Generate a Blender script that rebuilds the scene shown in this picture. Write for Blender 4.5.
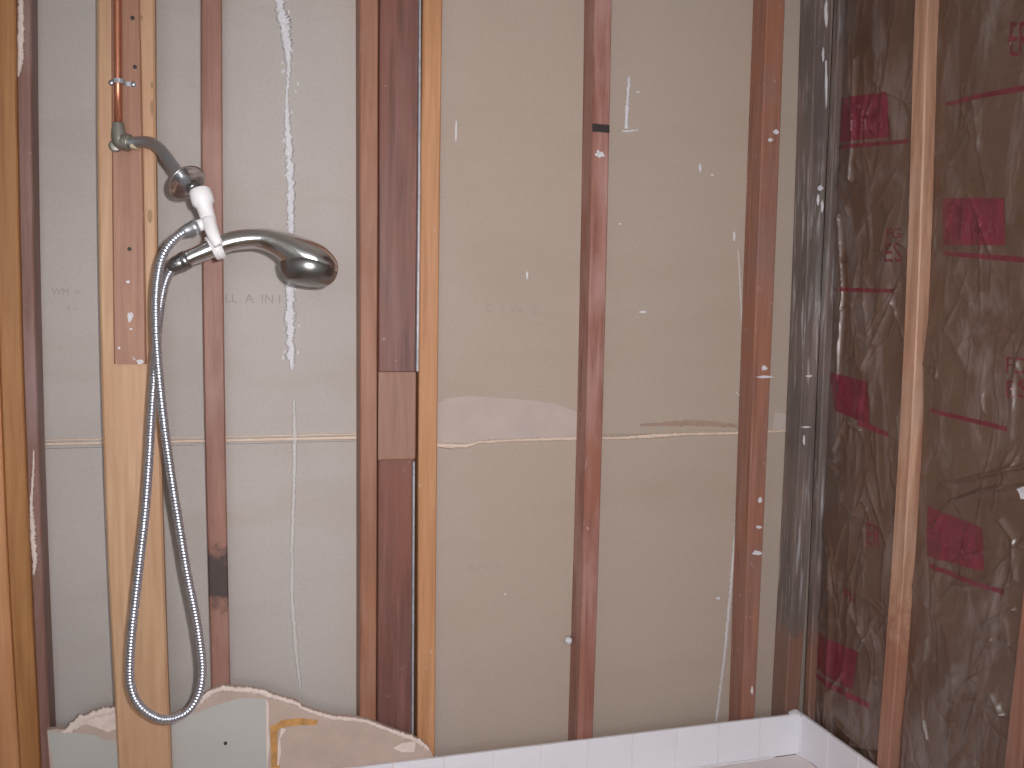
import bpy, bmesh, math, random
import numpy as np
from mathutils import Vector, Matrix

for o in list(bpy.data.objects): bpy.data.objects.remove(o)
S = bpy.context.scene
COL = S.collection
random.seed(4); RNG = np.random.RandomState(7)

# ------------------------------------------------------------------ camera
F_PX, YAW, PITCH, ROLL = 942.2, 0.28838, -0.08062, 0.01666
CAM = np.array([0.0, -1.9, 1.5])
_f = np.array([math.sin(YAW)*math.cos(PITCH), math.cos(YAW)*math.cos(PITCH), math.sin(PITCH)])
_r = np.array([math.cos(YAW), -math.sin(YAW), 0.0]); _u = np.cross(_r, _f)
_c, _s = math.cos(ROLL), math.sin(ROLL)
_r, _u = _c*_r+_s*_u, -_s*_r+_c*_u
cd = bpy.data.cameras.new('camera'); cam = bpy.data.objects.new('camera', cd); COL.objects.link(cam)
cd.sensor_width = 36.0; cd.lens = F_PX/1024*36.0; cd.clip_start = 0.02
cam.matrix_world = Matrix(((_r[0], _u[0], -_f[0], CAM[0]), (_r[1], _u[1], -_f[1], CAM[1]), (_r[2], _u[2], -_f[2], CAM[2]), (0, 0, 0, 1)))
S.camera = cam

# ------------------------------------------------------------------ world, flash, exposure
w = bpy.data.worlds.new('world'); S.world = w; w.use_nodes = True
w.node_tree.nodes['Background'].inputs[0].default_value = (0.75, 0.78, 0.9, 1)
w.node_tree.nodes['Background'].inputs[1].default_value = 0.25
fl = bpy.data.lights.new('camera_flash', 'SPOT'); fo = bpy.data.objects.new('camera_flash', fl); COL.objects.link(fo)
fl.energy = 106; fl.spot_size = math.radians(96); fl.spot_blend = 1.0; fl.shadow_soft_size = 0.012
fl.color = (1.0, 0.975, 0.985)
fo.matrix_world = cam.matrix_world.copy()
fo.location = Vector(CAM + _r*0.055 + _u*0.035)
vs = S.view_settings
vs.view_transform = 'Standard'; vs.look = 'None'; vs.gamma = 1.0; vs.use_curve_mapping = False
vs.exposure = -0.16

# ------------------------------------------------------------------ pixel -> place
def ray(x, y): return _f + (x-512)/F_PX*_r + (384-y)/F_PX*_u
def PB(x, y, Y=0.0):
    d = ray(x, y); return CAM + d*((Y-CAM[1])/d[1])
def PR(x, y, X):
    d = ray(x, y); return CAM + d*((X-CAM[0])/d[0])

# ------------------------------------------------------------------ objects
def setp(o, label=None, cat=None, group=None, kind=None):
    if label: o['label'] = label
    if cat: o['category'] = cat
    if group: o['group'] = group
    if kind: o['kind'] = kind
    return o
def empty(name, loc, label=None, cat=None, group=None, kind=None):
    o = bpy.data.objects.new(name, None); COL.objects.link(o); o.location = Vector(loc); o.empty_display_size = 0.05
    return setp(o, label, cat, group, kind)
def wloc(o):
    l = Vector(o.location); p = o.parent
    while p: l += Vector(p.location); p = p.parent
    return l
def mk(name, verts, faces, mat, parent=None, smooth=False, **kw):
    v = np.asarray(verts, float)
    base = np.array([(v[:, 0].min()+v[:, 0].max())/2, (v[:, 1].min()+v[:, 1].max())/2, v[:, 2].min()])
    me = bpy.data.meshes.new(name)
    me.from_pydata((v-base).tolist(), [], [tuple(int(i) for i in f) for f in faces])
    bm = bmesh.new(); bm.from_mesh(me); bmesh.ops.recalc_face_normals(bm, faces=bm.faces)
    if smooth:
        for f in bm.faces: f.smooth = True
    bm.to_mesh(me); bm.free()
    me.materials.append(mat); me.update()
    o = bpy.data.objects.new(name, me); COL.objects.link(o)
    if parent is not None:
        o.parent = parent; o.location = Vector(base) - wloc(parent)
    else: o.location = Vector(base)
    return setp(o, **kw)
def box_geo(x0, x1, y0, y1, z0, z1, c=0.0):
    if c <= 0:
        v = [(x, y, z) for z in (z0, z1) for y in (y0, y1) for x in (x0, x1)]
        return v, [(0, 1, 3, 2), (4, 6, 7, 5), (0, 4, 5, 1), (2, 3, 7, 6), (0, 2, 6, 4), (1, 5, 7, 3)]
    bm = bmesh.new(); bmesh.ops.create_cube(bm, size=1)
    for q in bm.verts: q.co = Vector(((x0+x1)/2+q.co.x*(x1-x0), (y0+y1)/2+q.co.y*(y1-y0), (z0+z1)/2+q.co.z*(z1-z0)))
    bmesh.ops.bevel(bm, geom=bm.edges[:], offset=c, segments=2, affect='EDGES', profile=0.6)
    bm.verts.index_update()
    r = [tuple(q.co) for q in bm.verts], [tuple(q.index for q in f.verts) for f in bm.faces]
    bm.free(); return r
def prism_xz(poly, y0, y1):
    n = len(poly)
    v = [(x, y0, z) for x, z in poly]+[(x, y1, z) for x, z in poly]
    f = [tuple(range(n)), tuple(range(2*n-1, n-1, -1))]+[(i, (i+1) % n, n+(i+1) % n, n+i) for i in range(n)]
    return v, f
def merge(*geos):
    V, Fc = [], []
    for v, f in geos:
        k = len(V); V += [tuple(p) for p in v]; Fc += [tuple(i+k for i in q) for q in f]
    return V, Fc
def frames(P):
    P = np.asarray(P, float); T = np.gradient(P, axis=0); T /= np.linalg.norm(T, axis=1)[:, None]
    n = np.cross(T[0], [0.3, 1, 0.2]); n /= np.linalg.norm(n); N = []
    for t in T:
        n = n - t*np.dot(n, t); n /= np.linalg.norm(n); N.append(n)
    N = np.array(N); return T, N, np.cross(T, N)
def sweep(P, R, n=16, cap=True):
    P = np.asarray(P, float); R = np.broadcast_to(np.asarray(R, float), (len(P),))
    T, N, B = frames(P); V = []; Fc = []
    for i in range(len(P)):
        for k in range(n):
            a = 2*math.pi*k/n; V.append(P[i]+R[i]*(math.cos(a)*N[i]+math.sin(a)*B[i]))
    for i in range(len(P)-1):
        for k in range(n):
            a, b = i*n+k, i*n+(k+1) % n; Fc.append((a, b, b+n, a+n))
    if cap: Fc += [tuple(range(n)), tuple(range((len(P)-1)*n, len(P)*n))]
    return V, Fc
def smooth_path(P, step):
    P = np.asarray(P, float); Q = np.vstack([2*P[0]-P[1], P, 2*P[-1]-P[-2]]); out = []
    for i in range(1, len(Q)-2):
        a, b, c, d = Q[i-1:i+3]; m = max(2, int(np.linalg.norm(c-b)/step))
        for t in np.linspace(0, 1, m, endpoint=False):
            out.append(0.5*((2*b)+(c-a)*t+(2*a-5*b+4*c-d)*t*t+(3*b-a-3*c+d)*t**3))
    out.append(P[-1]); out = np.array(out)
    s = np.r_[0, np.cumsum(np.linalg.norm(np.diff(out, axis=0), axis=1))]
    u = np.arange(0, s[-1], step); return np.array([np.interp(u, s, out[:, k]) for k in range(3)]).T
def lathe(prof, org, axis, n=28):
    a = np.asarray(axis, float); a /= np.linalg.norm(a); e = np.cross(a, [0.21, 0.3, 0.9]); e /= np.linalg.norm(e); g = np.cross(a, e)
    V = [np.asarray(org)+a*t+r*(math.cos(2*math.pi*k/n)*e+math.sin(2*math.pi*k/n)*g) for r, t in prof for k in range(n)]
    Fc = [(i*n+k, i*n+(k+1) % n, (i+1)*n+(k+1) % n, (i+1)*n+k) for i in range(len(prof)-1) for k in range(n)]
    Fc += [tuple(range(n)), tuple(range((len(prof)-1)*n, len(prof)*n))]
    return V, Fc

# ------------------------------------------------------------------ materials
def srgb(r, g, b):
    return tuple(((c/255)/12.92 if c/255 <= 0.04045 else ((c/255+0.055)/1.055)**2.4) for c in (r, g, b))+(1.0,)
class M:
    def __init__(self, name, rough=0.6, metal=0.0, spec=0.4, coat=0.0):
        self.m = bpy.data.materials.new(name); self.m.use_nodes = True
        self.t = self.m.node_tree; self.b = self.t.nodes['Principled BSDF']
        self.b.inputs['Roughness'].default_value = rough; self.b.inputs['Metallic'].default_value = metal
        self.b.inputs['Specular IOR Level'].default_value = spec; self.b.inputs['Coat Weight'].default_value = coat
    def n(self, t, **kw):
        x = self.t.nodes.new(t)
        for k, v in kw.items(): setattr(x, k, v)
        return x
    def l(self, a, b): self.t.links.new(a, b)
    def coord(self, scale=(1, 1, 1), world=False):
        mp = self.n('ShaderNodeMapping'); mp.inputs['Scale'].default_value = scale
        if world:
            g = self.n('ShaderNodeNewGeometry'); self.l(g.outputs['Position'], mp.inputs[0])
        else:
            tc = self.n('ShaderNodeTexCoord'); oi = self.n('ShaderNodeObjectInfo'); ad = self.n('ShaderNodeVectorMath', operation='MULTIPLY_ADD')
            cb = self.n('ShaderNodeCombineXYZ')
            for k in range(3): self.l(oi.outputs['Random'], cb.inputs[k])
            self.l(cb.outputs[0], ad.inputs[0]); ad.inputs[1].default_value = (7, 7, 7); self.l(tc.outputs['Object'], ad.inputs[2])
            self.l(ad.outputs[0], mp.inputs[0])
        return mp.outputs[0]
    def noise(self, co, scale=5, detail=4, rough=0.55, dist=0.0):
        x = self.n('ShaderNodeTexNoise'); self.l(co, x.inputs['Vector'])
        for k, v in (('Scale', scale), ('Detail', detail), ('Roughness', rough), ('Distortion', dist)): x.inputs[k].default_value = v
        return x.outputs['Fac']
    def ramp(self, fac, stops):
        x = self.n('ShaderNodeValToRGB'); e = x.color_ramp.elements
        while len(e) < len(stops): e.new(0.5)
        for q, (p, c) in zip(e, stops):
            q.position = p; q.color = c if not isinstance(c, (int, float)) else (c, c, c, 1)
        self.l(fac, x.inputs[0]); return x.outputs[0]
    def mix(self, fac, a, b, mode='MIX'):
        x = self.n('ShaderNodeMix', data_type='RGBA', blend_type=mode)
        for s, v in ((0, fac), (6, a), (7, b)):
            if hasattr(v, 'is_output'): self.l(v, x.inputs[s])
            else: x.inputs[s].default_value = v
        return x.outputs[2]
    def color(self, c):
        if hasattr(c, 'is_output'): self.l(c, self.b.inputs['Base Color'])
        else: self.b.inputs['Base Color'].default_value = c
    def bump(self, h, s=0.2, d=0.002):
        x = self.n('ShaderNodeBump'); x.inputs['Strength'].default_value = s; x.inputs['Distance'].default_value = d
        self.l(h, x.inputs['Height']); self.l(x.outputs[0], self.b.inputs['Normal'])
def plain(name, c, rough=0.6, metal=0.0, spec=0.4, var=0.12, scale=30, bump=0.0, coat=0.0):
    m = M(name, rough, metal, spec, coat); co = m.coord()
    nz = m.noise(co, scale, 4)
    d = tuple(max(0, x*(1-var)) for x in c[:3])+(1,); e = tuple(min(1, x*(1+var)) for x in c[:3])+(1,)
    m.color(m.ramp(nz, [(0.3, d), (0.7, e)]))
    if bump: m.bump(nz, bump)
    return m.m
def wood(name, dark, light, speck=0.0, rough=0.6, stains=(), blotch=None, grain=1.0, coat=0.0, grey=None, streaks=False):
    m = M(name, rough, 0, 0.35, coat); co = m.coord((1, 1, 0.05)); co2 = m.coord((1, 1, 0.35))
    g = m.noise(co, 90*grain, 5, 0.6, 0.4)
    c = m.ramp(g, [(0.3, dark), (0.68, light)])
    big = m.noise(co2, 9, 3)
    if blotch: c = m.mix(m.ramp(big, [(0.42, 0.0), (0.66, 0.75)]), c, blotch)
    else: c = m.mix(m.ramp(big, [(0.35, 0.0), (0.7, 0.35)]), c, dark)
    if grey is not None:
        gz = m.noise(m.coord((0.6, 0.6, 0.22)), 22, 4, 0.6)
        c = m.mix(m.ramp(gz, [(0.48, 0.0), (0.68, 0.6)]), c, grey)
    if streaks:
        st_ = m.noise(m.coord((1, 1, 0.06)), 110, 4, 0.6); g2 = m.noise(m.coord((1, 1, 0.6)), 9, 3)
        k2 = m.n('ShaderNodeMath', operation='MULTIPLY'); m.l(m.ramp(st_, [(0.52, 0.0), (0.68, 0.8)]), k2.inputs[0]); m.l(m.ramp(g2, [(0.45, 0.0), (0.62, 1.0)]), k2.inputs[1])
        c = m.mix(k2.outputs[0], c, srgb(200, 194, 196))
    if speck:
        sp = m.noise(m.coord((1, 1, 0.7)), 55, 5, 0.7)
        gate = m.noise(m.coord(), 6, 2)
        k = m.n('ShaderNodeMath', operation='MULTIPLY'); m.l(m.ramp(sp, [(0.70-speck, 0.0), (0.76-speck, 0.85)]), k.inputs[0]); m.l(m.ramp(gate, [(0.48, 0.0), (0.6, 1.0)]), k.inputs[1])
        c = m.mix(k.outputs[0], c, srgb(205, 195, 195))
    for zc, hh, col, amt in stains:
        gm = m.n('ShaderNodeNewGeometry'); sx = m.n('ShaderNodeSeparateXYZ'); m.l(gm.outputs['Position'], sx.inputs[0])
        wob = m.noise(m.coord(), 48, 4, 0.65)
        a = m.n('ShaderNodeMath', operation='MULTIPLY_ADD'); m.l(wob, a.inputs[0]); a.inputs[1].default_value = hh*1.8; m.l(sx.outputs[2], a.inputs[2])
        b = m.n('ShaderNodeMath', operation='SUBTRACT'); m.l(a.outputs[0], b.inputs[0]); b.inputs[1].default_value = zc+hh*0.9
        d = m.n('ShaderNodeMath', operation='ABSOLUTE'); m.l(b.outputs[0], d.inputs[0])
        e = m.n('ShaderNodeMath', operation='DIVIDE'); m.l(d.outputs[0], e.inputs[0]); e.inputs[1].default_value = hh
        c = m.mix(m.ramp(e.outputs[0], [(0.55, amt), (1.0, 0.0)]), c, col)
    m.color(c); m.bump(g, 0.15, 0.001)
    return m.m
def drywall(name):
    m = M(name, 0.85, 0, 0.2)
    co = m.coord((1, 1, 1), True); big = m.noise(co, 3.2, 3, 0.5); streak = m.noise(m.coord((0.5, 1, 1.6), True), 5, 4, 0.6); fine = m.noise(co, 160, 3)
    c = m.ramp(big, [(0.3, srgb(184, 176, 171)), (0.7, srgb(191, 182, 176))])
    # the paper is browner towards the far bays
    sx = m.n('ShaderNodeSeparateXYZ'); m.l(co, sx.inputs[0])
    wob = m.n('ShaderNodeMath', operation='MULTIPLY_ADD'); m.l(big, wob.inputs[0]); wob.inputs[1].default_value = 0.25; m.l(sx.outputs[0], wob.inputs[2])
    c = m.mix(m.ramp(wob.outputs[0], [(0.30, 0.0), (0.62, 1.0)]), c, srgb(180, 163, 150))
    c = m.mix(m.ramp(streak, [(0.5, 0.0), (0.78, 0.35)]), c, srgb(168, 150, 134))
    c = m.mix(m.ramp(fine, [(0.4, 0.0), (0.75, 0.15)]), c, srgb(140, 128, 120))
    m.color(c); m.bump(fine, 0.08, 0.001); return m.m
def film_mat(name):
    m = M(name, 0.45, 0, 0.6, 0.8); m.b.inputs['Coat Roughness'].default_value = 0.3
    co = m.coord((1, 1, 1), True); big = m.noise(co, 7, 4, 0.6)
    c = m.ramp(big, [(0.3, srgb(88, 62, 48)), (0.7, srgb(104, 80, 66))])
    milk_sheen = m.noise(m.coord((1, 2.2, 0.6), True), 9, 6, 0.68, 0.9)
    c = m.mix(m.ramp(milk_sheen, [(0.50, 0.0), (0.72, 0.5)]), c, srgb(158, 146, 143))  # pale patches paint gloss reflections, with some cloudiness, into the base colour
    m.color(c); h = m.noise(m.coord((1, 1.5, 0.8), True), 45, 5, 0.6, 0.5); m.bump(h, 0.3, 0.004); return m.m

MAT = {}
MAT['drywall'] = drywall('drywall_back_paper')
MAT['pale'] = wood('pale_pine', srgb(182, 140, 106), srgb(206, 168, 134), 0.02, 0.55, blotch=srgb(194, 150, 118))
MAT['pale_lo'] = MAT['pale']
MAT['pinkstud'] = wood('pinkish_old_stud', srgb(130, 88, 76), srgb(164, 120, 104), 0.04, 0.5, stains=[(0.962, 0.066, srgb(56, 54, 54), 0.85)], grey=srgb(170, 132, 122))
MAT['redstud'] = wood('reddish_old_stud', srgb(126, 82, 72), srgb(174, 128, 116), 0.05, 0.42, blotch=srgb(150, 94, 76), grey=srgb(184, 146, 140))
MAT['redstud2'] = wood('reddish_splashed_stud', srgb(130, 88, 76), srgb(168, 120, 102), 0.07, 0.45, blotch=srgb(158, 104, 80), grey=srgb(138, 112, 108))
MAT['brownstud'] = wood('brown_orange_stud', srgb(134, 88, 68), srgb(172, 120, 92), 0.03, 0.5, grey=srgb(160, 120, 104))
MAT['orange'] = wood('orange_fir_stud', srgb(172, 120, 82), srgb(202, 150, 110), 0.04, 0.5)
MAT['recess'] = wood('dark_purple_board', srgb(100, 66, 60), srgb(136, 94, 86), 0.03, 0.45, blotch=srgb(138, 86, 70))
MAT['blockwood'] = wood('dull_brown_block', srgb(140, 104, 88), srgb(166, 126, 108), 0.02, 0.55)
MAT['purple'] = wood('purplish_brown_stud', srgb(120, 84, 72), srgb(152, 116, 106), 0.05, 0.5, grey=srgb(160, 132, 128))
MAT['leftorange'] = wood('amber_stud', srgb(154, 102, 58), srgb(182, 130, 82), 0.0, 0.5)
MAT['leftlight'] = wood('light_amber_stud', srgb(184, 126, 84), srgb(208, 152, 108), 0.0, 0.5)
MAT['brownboard'] = wood('reddish_backer_board', srgb(146, 102, 82), srgb(178, 132, 108), 0.03, 0.5)
MAT['rightstud'] = wood('tan_pink_stud', srgb(156, 112, 90), srgb(206, 164, 138), 0.05, 0.42, stains=[(0.66, 0.28, srgb(150, 92, 74), 0.6)], grey=srgb(196, 166, 150))
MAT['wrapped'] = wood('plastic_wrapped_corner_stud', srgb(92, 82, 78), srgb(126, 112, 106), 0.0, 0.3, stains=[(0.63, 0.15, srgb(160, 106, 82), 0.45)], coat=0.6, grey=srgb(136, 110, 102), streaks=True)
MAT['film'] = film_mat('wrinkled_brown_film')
MAT['fibre'] = plain('fibreglass', srgb(150, 120, 100), 0.95, var=0.3, bump=0.4)
MAT['red'] = plain('red_print', srgb(116, 42, 56), 0.34, spec=0.6, var=0.25, scale=40, coat=0.4, bump=0.1)
MAT['redtxt'] = plain('red_lettering', srgb(130, 72, 80), 0.4, var=0.1)
MAT['plaster'] = plain('white_plaster', srgb(216, 213, 217), 0.85, var=0.12, scale=220, bump=0.6)
MAT['plaster_thin'] = plain('thin_plaster_smear', srgb(202, 197, 194), 0.85, var=0.08, scale=200, bump=0.5)
MAT['cream'] = plain('cream_seam_filler', srgb(222, 200, 182), 0.8, var=0.06, scale=80, bump=0.3)
MAT['paper_pale'] = plain('pale_torn_paper', srgb(188, 172, 164), 0.85, var=0.05, scale=20)
MAT['stamp'] = plain('faded_ink', srgb(164, 152, 144), 0.85, var=0.05)
MAT['stain'] = plain('reddish_water_stain', srgb(166, 140, 124), 0.85, var=0.08)
MAT['knot'] = plain('olive_knot', srgb(160, 126, 94), 0.6, var=0.2)
MAT['black'] = plain('black_tape', srgb(52, 44, 46), 0.55)
MAT['core'] = plain('gypsum_core', srgb(190, 168, 156), 0.85, var=0.08, scale=25, bump=0.15)
MAT['rim'] = plain('torn_gypsum_rim', srgb(226, 208, 198), 0.85, var=0.08, scale=70, bump=0.6)
MAT['green'] = plain('green_board_paper', srgb(186, 183, 178), 0.75, var=0.04, scale=6)
MAT['glue'] = plain('amber_adhesive', srgb(196, 146, 88), 0.6, var=0.25, scale=60, bump=0.5)
MAT['tile'] = plain('white_glazed_tile', srgb(236, 234, 241), 0.18, spec=0.5, var=0.012, scale=8)
MAT['grout'] = plain('white_grout', srgb(228, 222, 220), 0.85, var=0.04, scale=60)
MAT['tub'] = plain('pale_tub_enamel', srgb(230, 217, 214), 0.25, spec=0.5, var=0.03, scale=12)
MAT['caulk'] = plain('white_caulk', srgb(232, 230, 232), 0.5, var=0.03)
MAT['chrome'] = plain('chrome', srgb(214, 212, 212), 0.19, 1.0, var=0.02)
MAT['chrome_dark'] = plain('dark_chrome', srgb(150, 148, 147), 0.3, 0.97, var=0.03)  # darker chrome copy; on the spray face it stands for a dark reflection
MAT['satin'] = plain('dull_steel', srgb(186, 187, 192), 0.42, 0.9, var=0.06)
MAT['hose'] = plain('hose_chrome', srgb(212, 215, 226), 0.3, 0.95, var=0.03)
MAT['whiteplastic'] = plain('white_plastic', srgb(240, 236, 236), 0.3, spec=0.5, var=0.01)
MAT['copper'] = plain('copper', srgb(198, 130, 102), 0.35, 0.75, var=0.15)
MAT['bronze'] = plain('tarnished_brass', srgb(150, 146, 136), 0.42, 0.6, var=0.25, scale=60)
MAT['tape'] = plain('thread_tape', srgb(212, 202, 168), 0.6, var=0.1, scale=90, bump=0.3)
MAT['zinc'] = plain('galvanised_zinc', srgb(170, 170, 176), 0.4, 0.35, var=0.2, scale=60)
MAT['paint'] = plain('white_room_paint', srgb(222, 220, 214), 0.7, var=0.02)
MAT['floor'] = plain('subfloor', srgb(150, 128, 104), 0.8, var=0.15, scale=12, bump=0.1)

# ------------------------------------------------------------------ setting: room shell
ZC = 2.44; YD = 0.063; XR = 1.297
def wallbox(name, x0, x1, y0, y1, z0, z1, mat):
    return mk(name, *box_geo(x0, x1, y0, y1, z0, z1), MAT[mat], kind='structure')
wallbox('floor', -1.75, 1.5, -3.4, 0.09, -0.1, 0.0, 'floor')
wallbox('ceiling', -1.75, 1.5, -3.4, 0.09, ZC, ZC+0.1, 'paint')
WX0, WX1, WZ0, WZ1 = -1.0, 0.25, 1.05, 2.15      # unseen window added behind the photographer for fill light
wn = empty('wall_near', (0, -3.35, 0), kind='structure')
for q in ((-1.75, WX0, 0, ZC), (WX1, 1.5, 0, ZC), (WX0, WX1, 0, WZ0), (WX0, WX1, WZ1, ZC)):
    mk('wall_section', *box_geo(q[0], q[1], -3.4, -3.3, q[2], q[3]), MAT['paint'], wn)
win = empty('fill_window', ((WX0+WX1)/2, -3.35, WZ0), kind='structure')  # added light source out of view, brightens the room and the chrome
gl = M('fill_light_glass'); gl.color((0.8, 0.82, 0.86, 1))
gl.b.inputs['Emission Color'].default_value = (0.86, 0.92, 1.0, 1); gl.b.inputs['Emission Strength'].default_value = 6.5  # glowing glass supplies ambient fill and broad chrome highlights
xm = (WX0+WX1)/2
for a_, b_ in ((WX0+0.03, xm-0.015), (xm+0.015, WX1-0.03)):
    mk('fill_pane', *box_geo(a_, b_, -3.355, -3.345, WZ0+0.03, WZ1-0.03), gl.m, win)
mk('fill_window_frame', *merge(*[box_geo(*q) for q in ((WX0, WX0+0.03, -3.37, -3.31, WZ0, WZ1), (WX1-0.03, WX1, -3.37, -3.31, WZ0, WZ1), (xm-0.015, xm+0.015, -3.37, -3.31, WZ0, WZ1), (WX0, WX1, -3.37, -3.31, WZ0, WZ0+0.03), (WX0, WX1, -3.37, -3.31, WZ1-0.03, WZ1))]), MAT['paint'], win)
wallbox('wall_left', -1.75, -1.65, -3.3, 0.09, 0, ZC, 'paint')
wallbox('wall_right', 1.40, 1.5, -3.3, 0.09, 0, ZC, 'paint')
# inner face of the right wall carries on past the opened bays
wallbox('wall_right_near', 1.297, 1.40, -3.3, -1.10, 0, ZC, 'paint')

wb = empty('wall_back', (0.45, YD, 0), kind='structure')
ZS = CAM[2]-0.2827
mk('drywall_panel', *box_geo(-1.65, 1.40, YD, YD+0.0127, ZS+0.0004, ZC), MAT['drywall'], wb)
mk('drywall_panel', *box_geo(-1.65, 1.40, YD, YD+0.0127, 0, ZS-0.0004), MAT['drywall'], wb)
# seam filler between the two sheets
def ribbon(pts, Y, th, jit=0.0, amt=None):
    """pts: (px, py, width_px) centre line on plane Y; returns an irregular raised strip"""
    L = []; 
    P = np.array([[*PB(x, y, Y)] for x, y, _ in pts]); W = np.array([w*0.00205 for *_, w in pts])
    s = np.r_[0, np.cumsum(np.linalg.norm(np.diff(P, axis=0), axis=1))]
    u = np.arange(0, s[-1]+1e-6, 0.0028)
    P = np.array([np.interp(u, s, P[:, k]) for k in range(3)]).T; W = np.interp(u, s, W)
    T = np.gradient(P, axis=0); T /= np.linalg.norm(T, axis=1)[:, None]
    Nn = np.cross(T, [0, 1, 0]); V = []; Fc = []
    for i in range(len(P)):
        a, b = [W[i]/2*(1+jit*(RNG.rand()-0.5)*2) for _ in range(2)]
        c = P[i]+Nn[i]*(RNG.rand()-0.5)*jit*W[i]*0.4
        for off, h in ((-a, 0), (-a*0.6, th*0.8), (0, th*(0.8+0.4*RNG.rand())), (b*0.6, th*0.8), (b, 0)):
            q = c+Nn[i]*off; V.append((q[0], Y-h if h else Y+0.0004, q[2]))
    for i in range(len(P)-1):
        for k in range(4): a = i*5+k; Fc.append((a, a+1, a+6, a+5))
    Fc += [tuple(range(5)), tuple(range(len(V)-5, len(V)))]
    Fc += [(i*5, (i+1)*5, (i+1)*5+4, i*5+4) for i in range(len(P)-1)]
    return V, Fc
mk('seam_filler', *ribbon([(28, 444.5, 3), (180, 441.5, 3), (358, 437.5, 4)], YD-0.0005, 0.0015, 0.12), MAT['cream'], wb, True)
mk('seam_filler', *ribbon([(28, 440.5, 1.5), (180, 437.5, 1.5), (358, 434, 2)], YD-0.0005, 0.0012, 0.1), MAT['cream'], wb, True)
mk('seam_filler', *ribbon([(436, 445, 5), (448, 446, 6), (465, 446, 5), (480, 442, 3), (520, 440, 3), (577, 438.5, 4), (620, 438, 3), (650, 436, 6), (690, 434, 3), (742, 433, 4), (800, 430, 2)], YD-0.0005, 0.0022, 0.35), MAT['cream'], wb, True)
def patch(px, Y, th, mat, parent, name, jit=0.0):
    poly = [(p[0]+RNG.uniform(-jit, jit), p[2]+RNG.uniform(-jit, jit)) for p in (PB(x, y, Y) for x, y in px)]
    return mk(name, *prism_xz(poly, Y-th, Y+0.0006), MAT[mat], parent)
patch([(436, 404), (448, 398), (470, 396), (500, 398), (530, 400), (555, 404), (572, 410), (590, 418), (590, 437), (540, 438), (490, 439), (470, 443), (436, 443)], YD, 0.0006, 'paper_pale', wb, 'torn_paper')
patch([(775, 412), (786, 414), (796, 424), (796, 430), (772, 431)], YD, 0.0006, 'paper_pale', wb, 'torn_paper')
# plaster squeezed and splashed on the sheet backs
mk('plaster_line', *ribbon([(279, -6, 8), (280, 8, 10), (284, 22, 11), (287, 45, 8), (289, 68, 5), (287, 90, 3), (287, 118, 6), (289, 150, 8.5), (290, 180, 8), (291, 230, 8), (290, 290, 10), (290, 330, 10), (291, 355, 8), (292, 372, 2)], YD, 0.003, 0.45), MAT['plaster'], wb, True)
for _ in range(46):
    t_ = RNG.rand(); x_, y_ = 283+8*min(1, t_*4)+RNG.uniform(-8, 8), 370*t_
    patch([(x_+RNG.uniform(.5, 1.5)*math.cos(q), y_+RNG.uniform(.8, 3)*math.sin(q)) for q in np.linspace(0, 6.283, 7)[:-1]], YD, 0.0012, 'plaster', wb, 'plaster_fleck')
mk('plaster_line', *ribbon([(294, 400, 3), (295, 440, 5), (294, 480, 4.5), (292, 545, 4), (292, 600, 4.5), (295, 640, 5), (298, 670, 4), (301, 694, 2.5)], YD, 0.002, 0.4), MAT['plaster_thin'], wb, True)
mk('plaster_line', *ribbon([(738, 250, 1.6), (741, 300, 2.2), (743, 345, 2), (744, 372, 1.5)], YD, 0.001, 0.5), MAT['plaster_thin'], wb, True)
mk('plaster_line', *ribbon([(735, 392, 2), (742, 398, 2.5), (742, 430, 3), (739, 470, 3), (735, 535, 4), (730, 600, 5), (725, 650, 4.5), (719, 700, 4), (716, 722, 4)], YD, 0.003, 0.45), MAT['plaster_thin'], wb, True)
mk('plaster_line', *ribbon([(629, 77, 4), (628.5, 88, 5), (628, 92, 3.5), (627, 110, 5), (626.5, 130, 5)], YD, 0.002, 0.3), MAT['plaster'], wb, True)
mk('plaster_line', *ribbon([(622, 131, 2.5), (630, 131, 3), (639, 130, 2)], YD, 0.002, 0.3), MAT['plaster'], wb, True)
for x, y, a, b in ((700, 168, 1.5, 4), (643, 312, 4, 1.2), (734, 236, 1.2, 5), (638, 92, 1.5, 1), (456, 132, 1, 12), (527, 275, 1, 4), (620, 224, 1.5, 1), (712, 175, 1.5, 1.2), (718, 598, 2, 1.5), (505, 594, 1, 1)):
    patch([(x+a*math.cos(t)*(0.8+0.4*RNG.rand()), y+b*math.sin(t)*(0.8+0.4*RNG.rand())) for t in np.linspace(0, 6.283, 9)[:-1]], YD, 0.0012, 'plaster', wb, 'plaster_fleck')
mk('water_stain', *ribbon([(640, 425, 3), (665, 424, 6), (690, 423, 8), (715, 424, 7), (738, 426, 4)], YD, 0.0005, 0.3), MAT['stain'], wb, True)
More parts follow.
